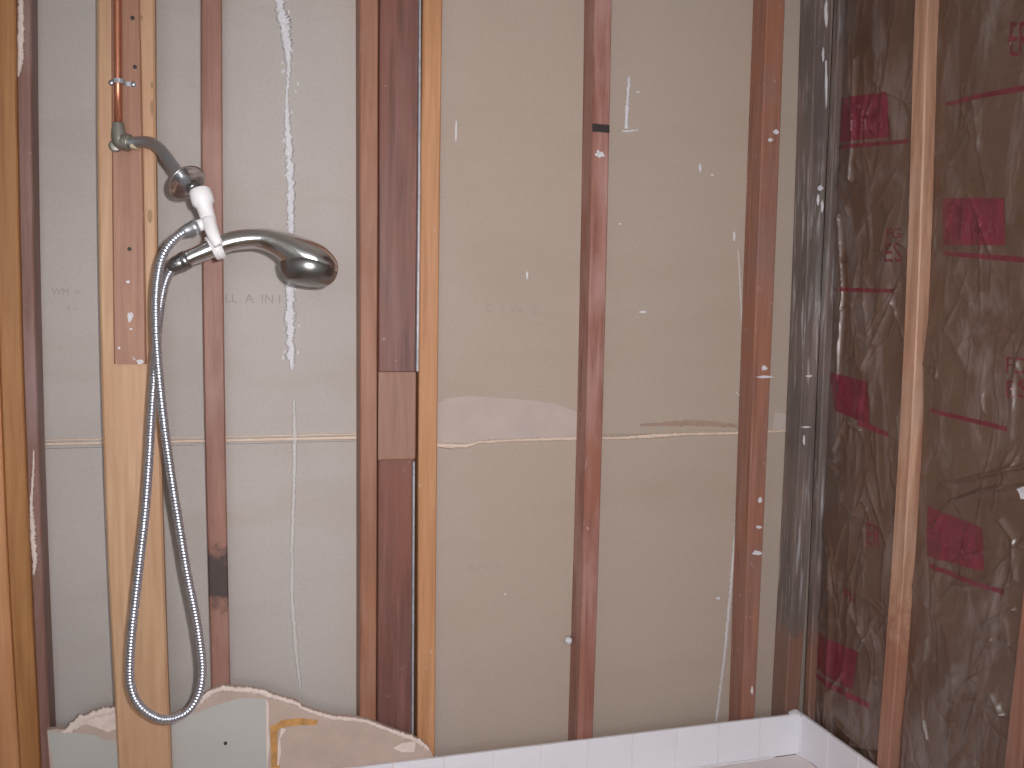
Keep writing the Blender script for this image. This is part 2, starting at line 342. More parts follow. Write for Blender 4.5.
# faded ink stamps on the paper
def text_mesh(txt, size, sub=False):
    cu = bpy.data.curves.new('lettering', 'FONT'); cu.body = txt; cu.size = size; cu.align_x = 'CENTER'; cu.align_y = 'CENTER'; cu.resolution_u = 2
    ob = bpy.data.objects.new('lettering', cu); COL.objects.link(ob)
    dg = bpy.context.evaluated_depsgraph_get(); me = bpy.data.meshes.new_from_object(ob.evaluated_get(dg))
    bm = bmesh.new(); bm.from_mesh(me); bmesh.ops.triangulate(bm, faces=bm.faces[:])
    if sub:
        for _ in range(4):
            ed = [e for e in bm.edges if e.calc_length() > 0.11*size]
            if not ed: break
            bmesh.ops.subdivide_edges(bm, edges=ed, cuts=1); bmesh.ops.triangulate(bm, faces=bm.faces[:])
    bm.verts.index_update(); v = np.array([tuple(q.co) for q in bm.verts]); f = [tuple(q.index for q in fc.verts) for fc in bm.faces]
    bm.free(); bpy.data.objects.remove(ob); bpy.data.meshes.remove(me); bpy.data.curves.remove(cu)
    return v, f
def stamp(txt, x, y, hpx):
    v, f = text_mesh(txt, hpx*0.0028); c = PB(x, y, YD)
    mk('ink_stamp', [(c[0]+a, YD-0.0004, c[2]+b) for a, b, _ in v], f, MAT['stamp'], wb)
stamp('LL  A  IN I', 253, 299, 9); stamp('C  S  IN   Z', 512, 309, 9); stamp('C I  =  F', 484, 568, 8)
stamp('WM  =', 66, 292, 6); stamp('S =', 72, 309, 5)

# ------------------------------------------------------------------ studs
def stud(name, label, lpx, rpx, Yf, depth, mat, z0=0.0, z1=ZC, group='wall studs', cat='stud', parent=None, ch=0.0025, nz=14):
    L = np.array([PB(x, y, Yf) for x, y in lpx]); R = np.array([PB(x, y, Yf) for x, y in rpx])
    def fit(A):
        d = 2 if len(A) > 3 else (1 if len(A) > 1 else 0)
        c = np.polyfit(A[:, 2], A[:, 0], d); lo, hi = A[:, 2].min(), A[:, 2].max()
        return lambda z: np.polyval(c, min(max(z, lo), hi))
    fl_, fr_ = fit(L), fit(R); lo = max(z0, L[:, 2].min()-0.02); hi = min(z1, L[:, 2].max()+0.02)
    zs = sorted({z0, *np.linspace(lo, hi, nz).tolist(), z1}); V = []; Fc = []
    for z in zs:
        a, b = fl_(z), fr_(z)
        V += [(a, Yf+ch, z), (a+ch, Yf, z), (b-ch, Yf, z), (b, Yf+ch, z), (b, Yf+depth-ch, z), (b-ch, Yf+depth, z), (a+ch, Yf+depth, z), (a, Yf+depth-ch, z)]
    for i in range(len(zs)-1):
        for k in range(8): q = i*8+k; w_ = i*8+(k+1) % 8; Fc.append((q, w_, w_+8, q+8))
    Fc += [tuple(range(8)), tuple(range((len(zs)-1)*8, len(zs)*8))]
    kw = dict(label=label, cat=cat, group=group) if parent is None else {}
    return mk(name, V, Fc, MAT[mat], parent, **kw)
DPT = YD-0.0006
ys = (0, 192, 384, 576)
def px(xs, yl): return list(zip(xs, ys+(yl,)))
s_purple = stud('wall_stud', 'narrow purplish brown stud with white caulk smears beside the left edge', px((15.5, 19, 23, 31, 41), 768), px((31, 33, 37, 43, 52), 768), 0.0, DPT, 'purple')
stud('wall_stud', 'amber brown stud at the far left, left of the caulk-smeared stud', px((-6, -4, 0, 9, 20), 768), px((15, 18.5, 22.5, 30.5, 40.5), 768), -0.016, DPT, 'leftorange')
stud('wall_stud', 'light amber stud cut by the bottom left corner of the view', px((-36, -34, -30, -22, -10), 768), px((-7, -5, -1, 8.5, 19.5), 768), -0.022, DPT, 'leftlight')
s2 = stud('wall_stud', 'pinkish brown stud with a black scorch mark behind the hanging hose', px((201, 202, 204, 208), 0)[:4]+[(212, 685)], px((222, 222.5, 225, 227.5), 0)[:4]+[(230.5, 685)], 0.0, DPT, 'pinkstud')
stud('wall_stud', 'brown orange stud on the left of the boxed dark recess', px((359.5, 360, 360, 360, 360), 715), px((378.5, 378, 377.5, 376.5, 376.5), 700), 0.0, DPT, 'brownstud')
stud('wall_stud', 'bright orange stud on the right of the boxed dark recess', px((423, 421.5, 418.5, 418, 418), 740), px((442.5, 440.5, 437.5, 436.5, 435), 745), 0.0, DPT, 'orange')
s3 = stud('wall_stud', 'reddish stud with a black band near its top, in the middle of the wall', px((594.5, 591.5, 587, 583, 577), 740), px((612, 608.5, 604, 598, 593), 738), 0.0, DPT, 'redstud')
s4 = stud('wall_stud', 'reddish stud splashed with plaster beside the long white drip line', px((768, 759, 753, 748.5, 741), 718), px((786, 777.5, 770, 763, 754), 718), 0.0, DPT, 'redstud2')
s5 = stud('corner_stud', 'grey shiny plastic-covered stud in the room corner', px((815, 811, 801, 793, 786), 700), px((831, 828, 816.5, 807.5, 800), 703), 0.0, DPT, 'wrapped', group='corner studs')
# recessed board, block and metal strip between the pair of studs
stud('recessed_board', 'dark purplish brown board set back between two orange studs', px((379.5, 379, 378.5, 377.5, 377.5), 715), px((419, 417.5, 415.5, 414, 413), 735), 0.022, 0.038, 'recess', group=None, cat='board')
a, b = PB(378.5, 372, 0.002), PB(415.5, 459, 0.002)
mk('blocking', *box_geo(a[0], b[0], 0.002, 0.0218, b[2], a[2], 0.002), MAT['blockwood'], label='short dull brown wood block nailed across the dark recess', cat='block')
for lab, pts in (('thin grey metal strip in the recess above the wood block', [(419.5, -20), (418.5, 190), (416.8, 371)]), ('thin shiny metal strip in the recess below the wood block', [(413.3, 461), (412.6, 600), (412, 740)])):
    P = [PB(x, y, 0.0125) for x, y in pts]
    g = merge(*[([(p[0]+dx, 0.0125+dy, p[2]) for p in P for dx, dy in ((-0.002, -0.008), (0.0018, -0.008), (0.0018, 0.009), (-0.002, 0.009))], [(i*4+k, i*4+(k+1) % 4, i*4+4+(k+1) % 4, i*4+4+k) for i in range(2) for k in range(4)]+[(0, 1, 2, 3), (8, 9, 10, 11)])])
    mk('metal_strip', *g, MAT['zinc'], label=lab, cat='metal strip', group='metal strips in the recess')
# marks and splashes that belong to single studs
def band(name, x0, x1, y0, y1, Yf, mat, parent, th=0.0012):
    p = [PB(*q, Yf) for q in ((x0, y0), (x1, y0+1.5), (x1, y1+1.5), (x0, y1))]
    return mk(name, *prism_xz([(q[0], q[2]) for q in p], Yf-th, Yf+0.0008), MAT[mat], parent)
setp(band('tape_band', 592.3, 609.3, 123.5, 131.5, 0.0, 'black', s3), 'black band')
def splash(parent, Yf, lst, th=0.0012, mat='plaster'):
    for x, y, a, b in lst:
        pl = [PB(x+a*math.cos(t)*(0.55+0.6*RNG.rand()), y+b*math.sin(t)*(0.55+0.6*RNG.rand()), Yf) for t in np.linspace(0, 6.283, 19)[:-1]]
        mk('plaster_splash', *prism_xz([(q[0], q[2]) for q in pl], Yf-th, Yf+0.0008), MAT[mat], parent)
splash(s3, 0.0, [(600, 155, 5, 3), (598, 152, 2, 2)])
splash(s4, 0.0, [(764, 368, 3, 3), (764, 377, 9, 1.4), (760, 500, 2.5, 3), (759, 527, 3, 2), (757, 553, 5, 3), (776, 132, 3, 3), (770, 140, 3, 2), (752, 690, 1.5, 5)])
splash(s5, 0.0, [(826, 14, 1.6, 16), (823, 55, 1.2, 8), (826, 80, 1.2, 26), (820, 188, 3, 3), (818, 200, 1.5, 6), (822, 206, 1.2, 8), (809, 376, 4, 1.2), (806, 427, 5, 1), (804, 440, 1.2, 6)])
mk('caulk_smear', *ribbon([(21, -5, 5), (21, 20, 6), (21, 45, 6), (20, 65, 5), (18, 78, 1.5)], 0.0, 0.003, 0.3), MAT['rim'], s_purple, True)
mk('caulk_smear', *ribbon([(34, 450, 1.5), (33, 480, 2.5), (31, 505, 3), (32, 520, 5), (33, 540, 5.5), (35, 562, 5), (34, 575, 2)], 0.0, 0.003, 0.4), MAT['rim'], s_purple, True)
mk('plaster_lump', *lathe([(0.002, 0), (0.010, 0.001), (0.008, 0.008), (0.002, 0.011)], PB(569, 640, 0.045), (-0.7, -0.7, 0), 12), MAT['plaster'], s3, True)

# ------------------------------------------------------------------ torn green board along the bottom
GY = -0.0006
gb = empty('drywall_remnant', (0.0, -0.006, 0.46), 'torn strip of greenish drywall left along the bottom of the studs', 'drywall')
top = [(47, 730), (56, 729), (64, 730), (72, 724), (82, 717), (92, 712), (104, 709), (118, 707), (140, 712), (166, 717), (180, 712), (192, 707), (200, 700), (207, 693), (213, 689), (222, 686), (234, 687), (248, 688), (262, 690), (272, 694), (284, 698), (296, 701), (302, 706), (316, 711), (334, 716), (352, 717), (368, 719.5), (384, 726), (400, 732), (414, 737), (422, 741), (429, 748), (434, 758)]
zb = 0.456
tp = [PB(x, y, -0.012) for x, y in top]
poly = [(p[0], p[2]) for p in tp]; poly = poly+[(poly[-1][0]+0.004, 0.5545), (poly[-1][0]+0.002, zb), (poly[0][0]+0.012, zb)]
mk('gypsum_core', *prism_xz(poly, -0.0118, GY), MAT['core'], gb)
def gpatch(name, pts, th, mat, y=-0.0118):
    p = [PB(x, yy, y) for x, yy in pts]
    return mk(name, *prism_xz([(q[0], q[2]) for q in p], y-th, y+0.0005), MAT[mat], gb)
gpatch('face_paper', [(47.5, 731), (62, 732.5), (80, 733), (95, 735), (106, 740), (118, 741), (150, 727), (166, 723), (180, 719), (195, 713), (210, 707), (225, 702), (240, 698), (250, 698), (266, 699), (266, 730), (267, 768), (268, 800), (60, 800)], 0.0007, 'green')
gpatch('paper_margin', [(266, 699), (269, 704), (268.5, 730), (270, 745), (267.5, 765), (270, 800), (267, 800)], 0.0011, 'rim')
gpatch('adhesive', [(270, 726), (276, 724), (282, 720), (300, 718), (318, 720), (316, 725), (300, 725), (284, 727), (278, 730), (277, 742), (279, 756), (280, 768), (271, 769), (271, 750)], 0.0010, 'glue')
gpatch('adhesive', [(281, 728), (286, 729), (280, 738), (281, 752), (279, 765), (277, 765), (278, 745)], 0.0014, 'rim')
gpatch('torn_paper', [(393, 748), (402, 743), (416, 741), (414, 752), (402, 752)], 0.0012, 'rim')
gpatch('torn_paper', [(70, 727), (84, 718), (98, 712), (116, 709), (118, 728), (108, 732), (96, 727), (86, 724), (76, 729)], 0.0010, 'rim')
def torn_rim(pts, wd, name='torn_edge'):
    Pp = [(x, y+wd*0.4, wd*(0.7+0.6*RNG.rand())) for x, y in pts]
    mk(name, *ribbon(Pp, -0.0112, 0.0035, 0.4), MAT['rim'], gb, True)
torn_rim(top[2:8], 8); torn_rim(top[9:20], 6); torn_rim(top[19:-1], 5)
mk('nail_hole', *lathe([(0.0035, 0), (0.0035, 0.002), (0.0012, 0.003)], PB(225.5, 743, -0.0122), (0, -1, 0), 12), MAT['black'], gb)

# ------------------------------------------------------------------ pale plank, backer board, copper riser
PF = -0.052
pk = stud('pale_plank', 'pale new pine plank running full height behind the hanging hose', px((97, 98, 101, 108, 118.5), 768), px((155, 156, 159, 165, 171), 768), PF, 0.038, 'pale', z0=0.456, group=None, cat='plank', ch=0.004)
BF = PF-0.019
for x, y, a, b in ((150, 216, 2.5, 7), (152, 108, 1.8, 8), (152, 85, 1.5, 4), (141.5, 18, 1.2, 3)):
    pl = [PB(x+a*math.cos(t), y+b*math.sin(t), PF) for t in np.linspace(0, 6.283, 13)[:-1]]
    mk('knot', *prism_xz([(q[0], q[2]) for q in pl], PF-0.0003, PF+0.0008), MAT['knot'], pk)
bb = stud('backer_board', 'reddish brown backer board behind the copper pipe and shower elbow', [(111, -6), (111.5, 100), (112, 192), (113, 300), (114, 364)], [(139, -6), (141, 100), (143.5, 192), (145, 300), (146, 364)], BF, 0.019, 'brownboard', z0=PB(125, 364, BF)[2], group=None, cat='board')
splash(bb, BF, [(130, 317, 3.5, 5), (128, 282, 2, 2), (140, 362, 4, 3), (119, 348, 1.5, 1.5), (131, 329, 1.5, 1)])
for x, y in ((129.5, 249), (132.5, 18), (135, 67)):
    mk('knot', *lathe([(0.004, 0), (0.0035, 0.0012), (0.001, 0.0016)], PB(x, y, BF+0.0004), (0, -1, 0), 10), MAT['black'], bb)
YP = BF-0.0155
rp = empty('water_riser', PB(118.5, 150, YP), 'copper riser pipe with elbow and bent chrome shower arm on the brown board', 'shower pipe')
pt, pb_ = PB(119.8, -20, YP), PB(118.3, 128, YP)
pt = np.array([pt[0], YP, ZC]); 
mk('pipe', *sweep(np.linspace(pt, pb_, 8), 0.0068, 20), MAT['copper'], rp, True)
e0, e1, e2 = PB(118.3, 123, YP), PB(118.6, 141, YP-0.001), PB(130, 143, YP-0.006)
P = smooth_path([e0, e0*0.5+e1*0.5, e1*0.85+e0*0.15+np.array([0.001, 0, 0]), e1*0.8+e2*0.2-np.array([0, 0, 0.002]), e1*0.4+e2*0.6, e2], 0.0025)
u = np.linspace(0, 1, len(P)); mk('elbow', *sweep(P, np.interp(u, [0, .12, .13, .5, .75, .76, 1], [.0100, .0100, .0108, .0128, .0128, .0150, .0150]), 20), MAT['bronze'], rp, True)
mk('ear', *lathe([(0.011, 0), (0.011, 0.004), (0.008, 0.005)], PB(115.5, 146, BF-0.0004), (0, -1, 0), 16), MAT['bronze'], rp, True)
cz = PB(118.8, 81.5, YP); cl = []
for t in np.linspace(0, math.pi, 13): cl.append((cz[0]-0.0085*math.cos(t), YP-0.0085*math.sin(t), cz[2]))
cl = [(cz[0]-0.0155, BF-0.0012, cz[2]), (cz[0]-0.010, BF-0.0012, cz[2])]+cl+[(cz[0]+0.010, BF-0.0012, cz[2]), (cz[0]+0.027, BF-0.0012, cz[2])]
V = []; Fc = []
for i, c in enumerate(cl):
    q = np.array(c); d = q-np.array([cz[0], BF if abs(q[0]-cz[0]) > 0.0096 else YP, cz[2]]); d[2] = 0
    if abs(q[0]-cz[0]) > 0.0096: d = np.array([0, -1, 0])
    d = d/np.linalg.norm(d)*0.0012
    for k, h in ((0, -0.004), (1, -0.004), (1, 0.004), (0, 0.004)): V.append(q+d*k+np.array([0, 0, h]))
for i in range(len(cl)-1):
    for k in range(4): Fc.append((i*4+k, i*4+(k+1) % 4, i*4+4+(k+1) % 4, i*4+4+k))
Fc += [(0, 1, 2, 3), tuple(range(len(V)-4, len(V)))]
cp = mk('clamp', V, Fc, MAT['zinc'], rp)
for dx in (-0.0135, 0.0225):
    mk('screw', *lathe([(0.0048, 0), (0.0048, 0.0015), (0.0025, 0.003)], (cz[0]+dx, BF-0.0014, cz[2]), (0, -1, 0), 12), MAT['satin'], cp, True)

# ------------------------------------------------------------------ shower arm with loose flange
sa = rp
A = [PB(129, 143, YP-0.006), PB(140, 142, YP-0.016), PB(150, 142.5, YP-0.032), PB(159, 148, YP-0.055), PB(168, 159, YP-0.078), PB(177, 171, YP-0.098), PB(187, 182, YP-0.118), PB(194, 188, YP-0.132)]
P = smooth_path(A, 0.003); mk('shower_arm', *sweep(P, 0.0098, 22), MAT['satin'], sa, True)
ax = A[6]-A[5]; ax = ax/np.linalg.norm(ax)
mk('thread_tape', *lathe([(0.0103, 0), (0.0112, 0.002), (0.011, 0.008), (0.0103, 0.011)], A[0]+np.array([0.004, 0, 0]), A[1]-A[0], 18), MAT['tape'], sa, True)
fc = PB(183.5, 179, YP-0.112)
mk('flange', *lathe([(0.0102, -0.010), (0.0125, -0.010), (0.014, -0.004), (0.018, 0.000), (0.027, 0.004), (0.0325, 0.009), (0.0335, 0.012), (0.032, 0.0125), (0.026, 0.008), (0.016, 0.004), (0.0102, 0.003)], fc, ax, 40), MAT['chrome'], sa, True)
mk('nut', *lathe([(0.011, 0), (0.0125, 0.001), (0.0125, 0.010), (0.0105, 0.012)], A[7]-ax*0.006, ax, 12), MAT['chrome_dark'], sa, True)

# ------------------------------------------------------------------ white bracket and handheld shower
YB = YP-0.145
br = empty('shower_bracket', PB(220, 248, YB), 'white plastic diverter bracket holding the chrome hand shower', 'bracket')
b0, b1 = PB(199.5, 190, YB+0.004), PB(209.5, 223, YB-0.012)
L = np.linalg.norm(b1-b0)
mk('diverter_body', *lathe([(0.012, -0.0005), (0.0165, 0.0), (0.0178, 0.002), (0.0186, 0.012), (0.0180, 0.024), (0.0145, 0.028), (0.0132, 0.031), (0.0125, 0.046), (0.0120, L-0.004), (0.011, L+0.004), (0.008, L+0.007)], b0, b1-b0, 32), MAT['whiteplastic'], br, True)
o0, o1 = PB(206, 223, YB-0.008), PB(196.5, 226.5, YB-0.010)
mk('outlet', *lathe([(0.0098, 0), (0.0098, np.linalg.norm(o1-o0)-0.003), (0.0088, np.linalg.norm(o1-o0))], o0, o1-o0, 18), MAT['whiteplastic'], br, True)
YH = YB-0.006
# clip: tapering arm plus a C shaped cradle round the handle
hc = PB(216, 247.5, YH); hdir = PB(238, 241, YH)-PB(196, 254, YH); hdir /= np.linalg.norm(hdir)
nrm = np.array([0, -1.0, 0]); upv = np.cross(hdir, nrm); upv /= np.linalg.norm(upv); upv *= np.sign(upv[2])
V = []; Fc = []; angs = np.linspace(math.radians(150), math.radians(-95), 22)
for i, t in enumerate(angs):
    d = math.cos(t-math.pi/2+math.pi/2)*nrm+math.sin(t)*upv
    sh = hdir*(-0.004+0.006*(1-(i/21)))*0
    wd = 0.0115-0.004*i/21
    for r, s in ((0.0172, -1), (0.0212, -1), (0.0212, 1), (0.0172, 1)): V.append(hc+d*r+hdir*(s*wd+0.006*(i/21)-0.003))
for i in range(21):
    for k in range(4): Fc.append((i*4+k, i*4+(k+1) % 4, i*4+4+(k+1) % 4, i*4+4+k))
Fc += [(0, 1, 2, 3), tuple(range(len(V)-4, len(V)))]
mk('cradle', V, Fc, MAT['whiteplastic'], br, True)
c0 = PB(208.5, 220, YB-0.012); c1 = PB(213, 234, YB-0.028); c2 = PB(219, 246, YB-0.0335)
mk('clip_arm', *sweep(smooth_path([c0, c1, c2], 0.003), np.interp(np.linspace(0, 1, len(smooth_path([c0, c1, c2], 0.003))), [0, 0.6, 1], [0.0115, 0.0105, 0.0085]), 16), MAT['whiteplastic'], br, True)
hs = empty('hand_shower', PB(240, 243, YH), 'chrome hand shower with ribbed metal hose looping down over the plank', 'hand shower')
# handle and head: vertical sections  x: top, bottom, half width (px)
ST = [(181, 252, 270, 6.5), (186, 250, 268.5, 8), (195, 246, 264.5, 8.6), (205, 241, 261, 9), (215, 236.5, 257, 9.4), (225, 233, 253.5, 9.6), (235, 230.5, 250.5, 9.8), (245, 229, 249, 10.4), (255, 228.5, 248.5, 11.5), (265, 228.5, 250.5, 13.5), (273, 229.5, 254.5, 16), (281, 231, 261, 19.5), (290, 233, 269, 23.5), (300, 236, 275, 26.5), (309, 239, 278, 28), (317, 242.5, 279.5, 28), (324, 246.5, 279.5, 25.5), (330, 252, 278, 21.5), (334.5, 257.5, 275.5, 16), (337.3, 263, 272, 9), (338.3, 267, 269, 2)]
st = np.array(ST, float); xs = np.concatenate([np.linspace(a, b, 5, endpoint=False) for a, b in zip(st[:-1, 0], st[1:, 0])]+[[st[-1, 0]]])
def crv(k):
    x = st[:, 0]; yv = st[:, k]; m = np.gradient(yv, x); out = []
    for q in xs:
        i = min(max(np.searchsorted(x, q)-1, 0), len(x)-2); h = x[i+1]-x[i]; t = (q-x[i])/h
        out.append((2*t**3-3*t**2+1)*yv[i]+(t**3-2*t**2+t)*h*m[i]+(-2*t**3+3*t**2)*yv[i+1]+(t**3-t**2)*h*m[i+1])
    return np.array(out)
tp_, bt_, hw_ = crv(1), crv(2), crv(3); V = []; Fc = []; n = 40
MM = np.linalg.norm(PB(261, 250, YH)-PB(260, 250, YH))
for x, a, b, h in zip(xs, tp_, bt_, hw_):
    ca, cb = PB(x, a, YH), PB(x, b, YH); c = (ca+cb)/2; vh = (ca-cb)/2
    for k in range(n):
        t = 2*math.pi*k/n; V.append(c+vh*math.cos(t)+np.array([0, 1, 0])*max(h, 0.3)*MM*math.sin(t))
for i in range(len(xs)-1):
    for k in range(n): a, b = i*n+k, i*n+(k+1) % n; Fc.append((a, b, b+n, a+n))
Fc += [tuple(range(n)), tuple(range((len(xs)-1)*n, len(xs)*n))]
mk('handset', *(V, Fc), MAT['chrome'], hs, True)
fcx = PB(309, 268.5, YH); axd = np.array([-0.13, -0.12, -1.0])
R = 0.0492
mk('spray_face', *lathe([(R*0.80, -0.016), (R*0.92, -0.012), (R*0.98, -0.007), (R, -0.001), (R*0.975, 0.006), (R*0.93, 0.0125), (R*0.85, 0.0185), (R*0.74, 0.0235), (R*0.62, 0.0268), (R*0.58, 0.0265), (R*0.54, 0.0275), (R*0.3, 0.029), (R*0.05, 0.0295)], fcx, axd, 44), MAT['chrome_dark'], hs, True)  # darker chrome paints the dark reflection on the head's underside
# coupling nut at the handle end
n0, n1 = PB(188, 259, YH), PB(170, 268, YH)
mk('coupling_nut', *lathe([(0.0145, 0), (0.0158, 0.001), (0.0158, 0.010), (0.0142, 0.0115), (0.0142, 0.014), (0.0138, 0.024), (0.0105, 0.029), (0.0088, 0.035)], n0, n1-n0, 18), MAT['chrome_dark'], hs, True)
HP = [(197, 226.5, YB-0.010), (188, 230, YB-0.012), (178, 236, YB-0.018), (169, 245, YB-0.026), (162, 258, YB-0.034), (158, 276, YB-0.038), (156, 300, YB-0.038), (156, 325, YB-0.036), (157.5, 355, YB-0.033), (160.5, 390, YB-0.030), (165, 430, YB-0.025), (172, 480, YB-0.02), (180, 530, YB-0.014), (187.5, 575, YB-0.01), (196, 617, YB-0.006), (201, 650, YB-0.003), (202.5, 672, YB), (199.5, 692, YB), (191, 708, YB), (178, 717, YB), (162, 719, YB), (147, 712, YB), (136, 700, YB), (130.5, 683, YB), (130, 662, YB), (132, 632, YB), (135.5, 600, YB+0.0), (140, 560, YB+0.002), (145, 515, YB+0.003), (148.5, 470, YB+0.003), (151, 425, YB+0.003), (153.5, 385, YB+0.002), (156, 350, YB+0.000), (159, 318, YB-0.002), (163, 292, YB-0.004), (168, 276, YB-0.006), (175, 266, YH)]
P = smooth_path([PB(*q) for q in HP], 0.00115)
s = np.arange(len(P))*0.00115
mk('hose', *sweep(P, 0.0079*(1-0.17*(0.5+0.5*np.cos(2*math.pi*s/0.0056))), 16), MAT['hose'], hs, True)
h0 = PB(198, 226, YB-0.010); h1 = PB(184, 231.5, YB-0.014)
mk('hose_nut', *lathe([(0.0105, 0), (0.0135, 0.001), (0.0135, 0.009), (0.0118, 0.011), (0.0100, 0.022), (0.0085, 0.027)], h0, h1-h0, 8), MAT['satin'], hs, True)

# ------------------------------------------------------------------ right wall: studs, insulation batts with printed film
def yfit(pts):
    A = np.array([PR(x, y, XR) for x, y in pts]); c = np.polyfit(A[:, 2], A[:, 1], 2 if len(A) > 3 else 1); lo, hi = A[:, 2].min(), A[:, 2].max()
    return lambda z: np.polyval(c, min(max(z, lo), hi))
def rstud(name, label, fy, wd, mat, z0=0.0, group='right wall studs', depth=0.09, XF=XR):
    V = []; Fc = []; zs = sorted({z0, *np.linspace(max(z0, 0.5), 2.0, 16), ZC}); ch = 0.0025
    for z in zs:
        a = fy(z); b = a-wd
        V += [(XF+ch, a, z), (XF, a-ch, z), (XF, b+ch, z), (XF+ch, b, z), (XF+depth, b, z), (XF+depth, a, z)]
    for i in range(len(zs)-1):
        for k in range(6): Fc.append((i*6+k, i*6+(k+1) % 6, i*6+6+(k+1) % 6, i*6+6+k))
    Fc += [tuple(range(6)), tuple(range((len(zs)-1)*6, len(zs)*6))]
    return mk(name, V, Fc, MAT[mat], label=label, cat='stud', group=group)
fy1 = yfit([(913, 0), (909, 192), (900, 384), (891, 576), (875, 768)])
fy2 = yfit([(1026, 560), (1015, 660), (1003, 768)])
rs1 = rstud('wall_stud', 'tan pink stud standing between the two film-faced insulation bays', fy1, 0.038, 'rightstud')
rs2 = rstud('wall_stud', 'reddish stud at the lower right edge of the view', fy2, 0.038, 'redstud2')
rs3 = rstud('wall_stud', 'tan stud on the right wall beyond the right edge of the view', lambda z: -1.05, 0.038, 'rightstud')
rs0 = rstud('corner_stud', 'thin dull film-covered stud edge right of the shiny corner stud', lambda z: -0.0015, 0.022, 'wrapped', group='corner studs', XF=XR+0.0085, depth=0.09)

TB = RNG.rand(512, 512)
def vn(x, y):
    ix = np.floor(x).astype(int); iy = np.floor(y).astype(int); fx = x-ix; fy = y-iy
    fx = fx*fx*(3-2*fx); fy = fy*fy*(3-2*fy); g = lambda a, b: TB[a % 512, b % 512]
    return (g(ix, iy)*(1-fx)+g(ix+1, iy)*fx)*(1-fy)+(g(ix, iy+1)*(1-fx)+g(ix+1, iy+1)*fx)*fy
def ridged(x, y): return 1-np.abs(2*vn(x, y)-1)
class Film:
    def __init__(self, name, label, fa, fb, seed, folds):
        self.fa, self.fb = fa, fb; self.nz, self.ny = (900, 130) if seed < 3 else (300, 60)
        self.z0, self.z1 = 0.46, ZC-0.002
        zs = np.linspace(self.z0, self.z1, self.nz); t = np.linspace(0, 1, self.ny)
        ya = np.array([fa(z) for z in zs]); yb = np.array([fb(z) for z in zs])
        Y = ya[:, None]*(1-t)[None]+yb[:, None]*t[None]; Z = np.repeat(zs[:, None], self.ny, 1)
        k = seed*37.3
        wy = Y+0.035*(vn(Y*9+k, Z*6+k)-0.5)+0.012*(vn(Y*30+k, Z*24)-0.5); wz = Z+0.06*(vn(Y*8+k+9, Z*5)-0.5)
        H = 0.013*np.sin(math.pi*t)[None]**0.7
        r1 = ridged(wy*9+k, wz*3.2+k)**6; r3 = ridged(wy*26+k, wz*7)**5
        amp = 0.3+1.0*vn(Y*5+k, Z*4+2*k)
        H = H+amp*(0.0070*r1+0.0030*r3)+0.010*(vn(Y*7+k, Z*5)-0.5)
        rg = np.random.RandomState(seed*11); creases = []
        for _ in range(95):      # long thin creases in the sheet
            t0 = rg.rand(); zc = rg.uniform(0.5, 2.1); yc = fa(zc)*(1-t0)+fb(zc)*t0
            an = rg.normal(0, 0.45) if rg.rand() < 0.7 else rg.uniform(-1.5, 1.5); ln = rg.uniform(0.02, 0.09)
            dy, dz = math.sin(an)*ln, math.cos(an)*ln; bend = rg.uniform(-0.25, 0.25)*ln
            creases.append((np.array([[yc-dy, zc-dz], [yc+bend*math.cos(an), zc-bend*math.sin(an)], [yc+dy, zc+dz]]), rg.uniform(0.0015, 0.0055), rg.uniform(0.0025, 0.005)))
        self.lines = [(np.array([PR(x, y, XR+0.012) for x, y in pts])[:, 1:], a, wdt) for pts, a, wdt in folds]+creases
        for q, a, wdt in self.lines:
            best = np.full(Y.shape, 9.0)
            for A_, B_ in zip(q[:-1], q[1:]):
                d = B_-A_; tt = np.clip(((Y-A_[0])*d[0]+(Z-A_[1])*d[1])/(d@d), 0, 1)
                best = np.minimum(best, np.hypot(Y-A_[0]-tt*d[0], Z-A_[1]-tt*d[1]))
            H = H+a*np.exp(-(best/wdt))
        edge = np.minimum(t, 1-t)[None]; H = H*np.clip(edge/0.05, 0, 1)**0.5
        self.H = H; self.X = np.minimum(XR+0.026, 9)-H; self.X = np.maximum(self.X, XR+0.0015)
        V = np.stack([self.X, Y, Z], -1).reshape(-1, 3); n = self.ny
        I = (np.arange(self.nz-1)[:, None]*n+np.arange(n-1)[None]).ravel()
        Fc = np.stack([I, I+1, I+n+1, I+n], 1)
        self.root = empty(name, (XR+0.05, (fa(1)+fb(1))/2, 0.456), label, 'insulation', 'insulation batts in the right wall')
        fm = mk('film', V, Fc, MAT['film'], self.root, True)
        a, b = min(fa(0.5), fa(2.0)), max(fb(0.5), fb(2.0))
        Vb = []; zz = np.linspace(0.002, ZC-0.002, 12)
        for z in zz: Vb += [(XR+0.030, fa(z)-0.001, z), (XR+0.030, fb(z)+0.001, z), (1.3995, fb(z)+0.001, z), (1.3995, fa(z)-0.001, z)]
        Fb = [(i*4+k_, i*4+(k_+1) % 4, i*4+4+(k_+1) % 4, i*4+4+k_) for i in range(11) for k_ in range(4)]+[(0, 1, 2, 3), (44, 45, 46, 47)]
        mk('batt', Vb, Fb, MAT['fibre'], self.root)
    def at(self, y, z):
        i = np.clip((z-self.z0)/(self.z1-self.z0)*(self.nz-1), 0, self.nz-1.001); fa, fb = np.array([[self.fa(q), self.fb(q)] for q in np.atleast_1d(z)]).T
        j = np.clip((y-fa)/(fb-fa)*(self.ny-1), 0, self.ny-1.001); a = i.astype(int); b = j.astype(int); u_, v_ = i-a, j-b; X = self.X
        return (X[a, b]*(1-u_)+X[a+1, b]*u_)*(1-v_)+(X[a, b+1]*(1-u_)+X[a+1, b+1]*u_)*v_
